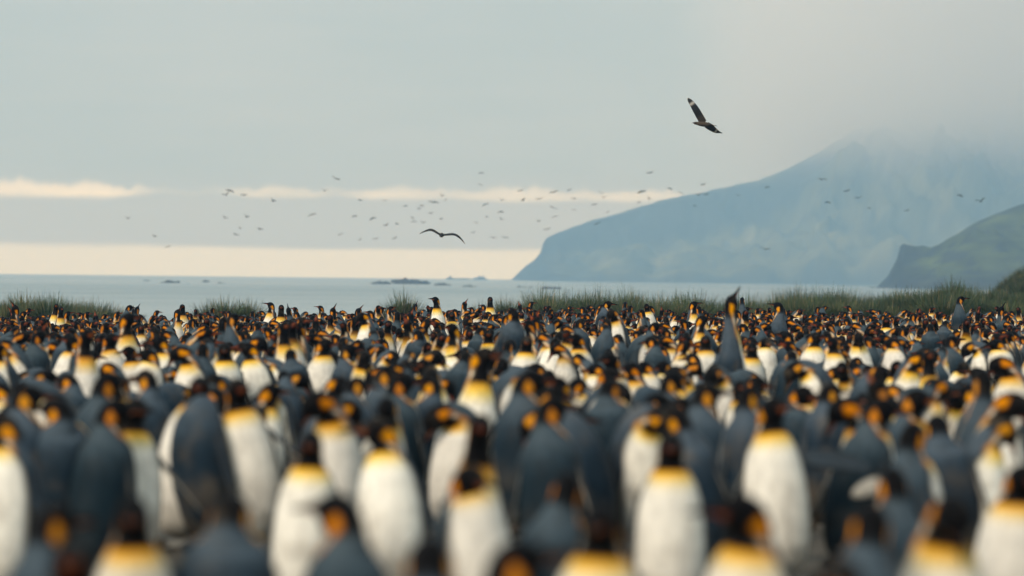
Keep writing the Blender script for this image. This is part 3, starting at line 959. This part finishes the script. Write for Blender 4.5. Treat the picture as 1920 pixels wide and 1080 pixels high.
TOPL = [(-30, 566), (0, 563), (30, 560), (62, 553), (80, 552), (110, 561), (140, 565), (180, 568), (205, 574), (230, 582)]
TOPR = [(985, 560), (1005, 551), (1030, 546), (1060, 552), (1095, 543), (1140, 551), (1178, 548), (1215, 554), (1245, 556), (1300, 553), (1350, 557), (1400, 559),
        (1450, 556), (1480, 549), (1515, 541), (1560, 543), (1620, 546), (1680, 546), (1710, 545), (1755, 531), (1790, 528), (1825, 536), (1860, 548), (1900, 545), (1960, 545)]
clumps = []      # px, top py, distance, label
for i, (px, py, d, lab) in enumerate([
        (395, 566, 79, "small wispy tussac clump, left of a pair beside the open water"), (422, 560, 76, "spiky tussac clump, taller of a pair right of the open water gap"),
        (470, 562, 77, "tussac clump right of the spiky pair at left centre"), (448, 569, 78, "low tussac tuft between the two left centre clumps"),
        (755, 550, 74, "lone round dark tussac clump standing against the sea"),
        (898, 568, 80, "low tussac tuft left of the small round centre clump"), (945, 558, 76, "small round tussac clump at centre behind the colony"),
        (962, 566, 77, "low tussac tuft just right of the small round centre clump")]):
    clumps.append((px, py, d, lab, "lone tussac clumps"))
def spread_row(px0, px1, n, prof, d0, d1, drop, what, group):
    for i in range(n):
        px = px0 + (px1 - px0) * (i + random.uniform(0.2, 0.8)) / n
        d = random.uniform(d0, d1)
        clumps.append((px, float(interp(prof, px)) + drop + random.choice((-5, -2, 0, 3, 8)) + random.uniform(-2, 2), d, f"{what}, {ORD[i]} of {n}", group))
spread_row(-20, 225, 13, TOPL, 80, 86, 0, "tussac clump in the back row at far left", "left tussacs")
spread_row(-20, 215, 11, TOPL, 73, 77, 9, "tussac clump in the front row at far left", "left tussacs")
spread_row(990, 1440, 19, TOPR, 82, 90, 0, "tussac clump in the back row right of centre", "right tussacs")
spread_row(990, 1440, 14, TOPR, 73, 78, 10, "tussac clump in the front row right of centre", "right tussacs")
spread_row(1440, 1940, 20, TOPR, 92, 104, 0, "tussac clump in the back row at far right", "right tussacs")
spread_row(1440, 1940, 20, TOPR, 80, 88, 9, "tussac clump in the middle row at far right", "right tussacs")
spread_row(1440, 1940, 16, TOPR, 72, 76, 20, "tussac clump in the front row at far right", "right tussacs")
for i, (px, py, d, lab, grp) in enumerate(clumps):
    top = at(px, py, d)
    g = ground(top.x, top.y)
    hgt = max(0.55, (top.z - g) / 0.86)
    o = link("tussac_clump", TUS[i % 5])
    wide = min(1.35, max(0.85, hgt * random.uniform(0.7, 1.05)))
    o.location = (top.x, top.y, g - 0.02)
    o.scale = (wide, wide, hgt)
    o.rotation_euler = (0, 0, random.uniform(0, 6.28))
    tag(o, lab, "grass clump", grp)
n = 0
for j, (dy, drop) in enumerate(((0.0, 0), (-7.0, 12), (-14.0, 26))):
    for px in np.arange(1862 + 8 * j, 1960, 13):
        n += 1
        d = KN_D + dy
        top = at(px + random.uniform(-4, 4), float(interp(PROF_KNOLL, px)) + drop + random.uniform(-2, 3), d)
        o = link("tussac_clump", TUS[n % 5])
        o.location = (top.x, d, top.z - 1.05)
        o.scale = (1.1, 1.1, 1.3)
        o.rotation_euler = (0, 0, random.uniform(0, 6.28))
        tag(o, f"tussac clump on the knoll at the right edge, {('top', 'middle', 'lower')[j]} row, {ORD[int((px - 1862 - 8 * j) // 13)]}", "grass clump", "tussacs on the knoll")

# ------------------------------------------------------------------ flying birds
def loft(sections, col, nc=8):
    """sections: (centre, a-vector, b-vector) ellipse frames -> closed tube"""
    V, F, C = [], [], []
    for (c, a, b), cl in zip(sections, col):
        for j in range(nc):
            t = 2 * math.pi * j / nc
            V.append(np.array(c) + np.array(a) * math.cos(t) + np.array(b) * math.sin(t)); C.append(cl)
    n_ = len(sections)
    for i in range(n_ - 1):
        for j in range(nc):
            k = (j + 1) % nc
            F.append((i * nc + j, i * nc + k, (i + 1) * nc + k, (i + 1) * nc + j))
    for e, rev in ((0, True), (n_ - 1, False)):
        m_ = len(V)
        V.append(np.array(sections[e][0])); C.append(col[e])
        for j in range(nc):
            k = (j + 1) % nc
            F.append((m_, e * nc + (k if rev else j), e * nc + (j if rev else k), m_))
    return np.array(V, dtype=float), F, np.array(C)
DB = np.array((0.016, 0.016, 0.017)); MB = np.array((0.075, 0.058, 0.045)); PALE = np.array((0.60, 0.57, 0.52))
def wing(pts, chords, thick, cols):
    """pts: spine, chords: half chord vectors"""
    secs = []
    for i, p in enumerate(pts):
        q0, q1 = np.array(pts[max(i - 1, 0)]), np.array(pts[min(i + 1, len(pts) - 1)])
        t = q1 - q0; t = t / np.linalg.norm(t)
        c = np.array(chords[i]); nn = np.cross(t, c); nn = nn / (np.linalg.norm(nn) + 1e-9)
        secs.append((p, c, nn * thick[i]))
    return loft(secs, cols, 8)
def densify(pts, n_=14):
    pts = np.array(pts, float)
    s = np.concatenate([[0], np.cumsum(np.linalg.norm(np.diff(pts, axis=0), axis=1))]); s /= s[-1]
    t = np.linspace(0, 1, n_)
    out = np.stack([np.interp(t, s, pts[:, i]) for i in range(pts.shape[1])], 1)
    for _ in range(2):
        out[1:-1] = (out[:-2] + 2 * out[1:-1] + out[2:]) / 4
    return t, out
def bird_body(axis, L, r, up, col):
    ax = np.array(axis, float); ax /= np.linalg.norm(ax)
    u_ = np.array(up, float); u_ -= ax * u_.dot(ax); u_ /= np.linalg.norm(u_)
    sd_ = np.cross(ax, u_)
    prof = [(-0.50, 0.05, 0.02), (-0.46, 0.26, 0.10), (-0.36, 0.40, 0.10), (-0.24, 0.60, 0.45), (-0.08, 0.95, 0.9), (0.08, 1.0, 1.0), (0.20, 0.85, 0.86),
            (0.28, 0.60, 0.64), (0.34, 0.52, 0.58), (0.39, 0.46, 0.50), (0.43, 0.24, 0.26), (0.47, 0.12, 0.13), (0.50, 0.04, 0.05)]
    secs = [(ax * L * t, sd_ * r * a, u_ * r * b) for t, a, b in prof]
    cols = [DB] * 4 + [col] * 5 + [DB] * 4
    return loft(secs, cols, 10)

# gull-winged bird over the horizon, seen from behind
t, sp = densify([(-0.04, 0, 0.02), (-0.10, 0, 0.045), (-0.20, -0.02, 0.115), (-0.29, -0.03, 0.165), (-0.36, -0.03, 0.155), (-0.50, 0.02, 0.105), (-0.64, 0.12, 0.035)])
wl = wing(sp, [(0.0, h_, 0.18 * h_ + 0.004) for h_ in np.interp(t, [0, 0.2, 0.55, 0.85, 1], [0.095, 0.10, 0.085, 0.05, 0.008])], np.interp(t, [0, 0.4, 0.6, 1], [0.022, 0.032, 0.024, 0.006]), [DB] * len(t))
t, sp = densify([(0.04, 0, 0.01), (0.12, 0, 0.01), (0.26, -0.02, 0.035), (0.38, -0.03, 0.035), (0.48, -0.02, -0.02), (0.58, 0.05, -0.115), (0.67, 0.13, -0.235)])
wr = wing(sp, [(0.0, h_, 0.18 * h_ + 0.004) for h_ in np.interp(t, [0, 0.2, 0.55, 0.85, 1], [0.095, 0.10, 0.085, 0.05, 0.008])], np.interp(t, [0, 0.4, 0.6, 1], [0.022, 0.030, 0.028, 0.006]), [DB] * len(t))
bd = bird_body((0.05, 1, 0.12), 0.50, 0.068, (0, 0, 1), DB)
v, f, c = joinp([wl, wr, bd])
o = link("seabird", mesh_np("seabird", v, f, BIRD, True, c))
o.location = at(828, 441, FPX / 65.0)
tag(o, "large dark seabird gliding with arched wings low over the horizon", "bird")

# skua at the top of the picture, banking
def frame_b(px, py, yy=0.0):
    return ((px - 1321) / 80.0, yy, -(py - 233) / 80.0)
t, sp = densify([frame_b(1319, 230), frame_b(1313, 221, -0.05), frame_b(1305, 208, -0.12), frame_b(1297, 196, -0.16), frame_b(1288, 185, -0.18)])
hc = np.interp(t, [0, 0.15, 0.5, 0.8, 0.95, 1], [0.085, 0.09, 0.085, 0.065, 0.035, 0.006])
cols = [PALE if 0.70 < q < 0.80 else (MB * 0.8 if q < 0.3 else DB * 1.6) for q in t]
w1 = wing(sp, [(0.80 * h_, 0.12 * h_, 0.55 * h_) for h_ in hc], np.interp(t, [0, 1], [0.022, 0.004]), cols)
t, sp = densify([frame_b(1325, 234), frame_b(1332, 237, 0.16), frame_b(1340, 241, 0.34), frame_b(1347, 245, 0.46), frame_b(1358, 247, 0.54)])
hc = np.interp(t, [0, 0.3, 0.7, 0.9, 1], [0.08, 0.085, 0.06, 0.02, 0.005])
cols = [PALE if 0.66 < q < 0.76 else DB * 1.4 for q in t]
w2 = wing(sp, [(0.55 * h_, -0.25 * h_, 0.75 * h_) for h_ in hc], np.interp(t, [0, 1], [0.020, 0.004]), cols)
bd = bird_body((-1, -0.15, 0.10), 0.60, 0.062, (0, -0.2, 1), MB)
v, f, c = joinp([w1, w2, bd])
o = link("skua", mesh_np("skua", v, f, BIRD, True, c))
o.location = at(1321, 233, FPX / 80.0)
tag(o, "brown skua with pale wing flash banking high at upper right", "bird")

# the far flock
def small_bird(kind):
    lift = (0.22, -0.02, 0.40, 0.05)[kind]
    droop = (0.02, -0.18, 0.30, 0.12)[kind]
    parts = [bird_body((0.6 if kind % 2 else -0.6, 0.8, 0.05), 0.52, 0.075, (0, 0, 1), DB * 1.3)]
    for s in (-1, 1):
        t, sp = densify([(0.03 * s, 0, 0.02), (0.28 * s, -0.03, 0.02 + lift * 0.7), (0.66 * s, 0.06, 0.02 + droop)], 8)
        parts.append(wing(sp, [(0, h_, 0.03) for h_ in np.interp(t, [0, 0.5, 1], [0.15, 0.13, 0.02])], np.interp(t, [0, 1], [0.035, 0.010]), [DB * 1.2] * len(t)))
    v, f, c = joinp(parts)
    return mesh_np("far_seabird", v, f, BIRD, True, c)
SB = [small_bird(k) for k in range(4)]
FLOCKS = {
    "far left, over the pale water": [(240, 410), (290, 443), (315, 463)],
    "left of centre, upper knot": [(424, 366), (431, 357), (457, 366), (511, 377)],
    "left of centre, lower knot": [(422, 409), (443, 440), (450, 428), (462, 407), (488, 430)],
    "between the left knots and the arched-wing bird": [(585, 402), (609, 358), (630, 335), (638, 440), (665, 405), (676, 376), (675, 449)],
    "just left of the arched-wing bird": [(699, 409), (704, 448), (721, 376), (724, 422), (740, 447), (744, 420), (759, 386), (773, 408), (776, 415)],
    "right above the arched-wing bird": [(787, 392), (790, 386), (793, 418), (808, 400), (812, 380), (818, 379), (827, 411), (828, 367), (836, 375)],
    "right of the arched-wing bird": [(887, 436), (892, 417), (901, 346), (902, 324), (910, 383), (913, 406), (925, 446), (938, 397), (940, 412), (941, 376), (947, 446)],
    "in the bright cloud gap by the headland": [(976, 358), (980, 376), (1010, 415), (1011, 373), (1026, 430), (1035, 389), (1038, 361), (1041, 391), (1039, 406), (1067, 357), (1076, 373), (1077, 393)],
    "over the headland's low left end": [(1115, 384), (1120, 420), (1127, 361), (1132, 371), (1139, 398), (1199, 379), (1203, 359), (1217, 373), (1219, 324), (1255, 353), (1276, 361)],
    "along the headland's middle ridge": [(1304, 386), (1310, 366), (1319, 346), (1324, 365), (1384, 366), (1435, 467), (1438, 352)],
    "against the misty mountain at right": [(1541, 337), (1553, 379), (1588, 358), (1609, 371), (1631, 390), (1701, 395), (1799, 366), (1839, 378)],
}
DARK = {(488, 430), (630, 335), (938, 397), (1319, 346), (812, 380), (1203, 359), (1541, 337), (1839, 378), (1553, 379), (724, 422), (1038, 361), (1435, 467), (431, 357)}
i = 0
for where, pts in FLOCKS.items():
    for j, (px, py) in enumerate(sorted(pts)):
        i += 1
        d = random.uniform(330, 420) if (px, py) in DARK else random.uniform(430, 640)
        o = link("far_seabird", SB[random.randrange(4)])
        o.location = at(px, py, d)
        o.rotation_euler = (R(random.uniform(-20, 35)), R(random.uniform(-25, 25)), R(random.uniform(-60, 60)))
        tag(o, f"tiny far seabird {where}, {ORD[j]}", "bird", "far flock of seabirds")

# ------------------------------------------------------------------ air: haze and the cloud on the mountain
def box_mesh(name, lo, hi, mat):
    x0, y0, z0 = lo; x1, y1, z1 = hi
    V = [(x0, y0, z0), (x1, y0, z0), (x1, y1, z0), (x0, y1, z0), (x0, y0, z1), (x1, y0, z1), (x1, y1, z1), (x0, y1, z1)]
    F = [(0, 3, 2, 1), (4, 5, 6, 7), (0, 1, 5, 4), (1, 2, 6, 5), (2, 3, 7, 6), (3, 0, 4, 7)]
    return mesh_np(name, V, F, mat, False)
hm = bpy.data.materials.new("haze_air")
hm.use_nodes = True
ht = hm.node_tree
for n_ in list(ht.nodes):
    ht.nodes.remove(n_)
pv = node(ht, 'ShaderNodeVolumePrincipled')
pv.inputs['Color'].default_value = (0.35, 0.65, 1.0, 1)
pv.inputs['Absorption Color'].default_value = (1, 1, 1, 1)
pv.inputs['Density'].default_value = 0.00043
pv.inputs['Anisotropy'].default_value = 0.0
ho = node(ht, 'ShaderNodeOutputMaterial')
ht.links.new(pv.outputs[0], ho.inputs['Volume'])
tag(link("haze", box_mesh("haze", (-2500, -420, -6.5), (2500, 4100, 420), hm)), "bluish sea haze hanging over the whole bay", kind="stuff")

cm = bpy.data.materials.new("cloud_vapour")
cm.use_nodes = True
ct = cm.node_tree
for n_ in list(ct.nodes):
    ct.nodes.remove(n_)
ctc = node(ct, 'ShaderNodeTexCoord')
csep = node(ct, 'ShaderNodeSeparateXYZ')
ct.links.new(ctc.outputs['Object'], csep.inputs[0])
cn = noise_tex(ct, ctc.outputs['Object'], 0.006, 3, 0.55)
hgt = mth(ct, 'ADD', csep.outputs[2], mth(ct, 'MULTIPLY', mth(ct, 'SUBTRACT', cn, 0.5), 70.0))
dens = sstep(ct, hgt, 78.0, 215.0)
cxn = mth(ct, 'ADD', csep.outputs[0], mth(ct, 'MULTIPLY', mth(ct, 'SUBTRACT', cn, 0.5), 160.0))
dens = mth(ct, 'MULTIPLY', dens, mth(ct, 'MULTIPLY', sstep(ct, cxn, 180.0, 560.0), mth(ct, 'SUBTRACT', 1.0, sstep(ct, csep.outputs[0], 1700.0, 1990.0))))
cv = node(ct, 'ShaderNodeVolumePrincipled')
cv.inputs['Color'].default_value = (0.99, 0.995, 1.0, 1)
cv.inputs['Absorption Color'].default_value = (1, 1, 1, 1)
ct.links.new(mth(ct, 'MULTIPLY', dens, 0.013), cv.inputs['Density'])
co = node(ct, 'ShaderNodeOutputMaterial')
ct.links.new(cv.outputs[0], co.inputs['Volume'])
cloud = link("low_cloud", box_mesh("low_cloud", (80, 2750, 40), (2000, 3900, 405), cm))
tag(cloud, "low cloud swallowing the top of the misty headland", kind="stuff")
print("penguins", len(birds), "single", len(singles), "crowd", len(rest))
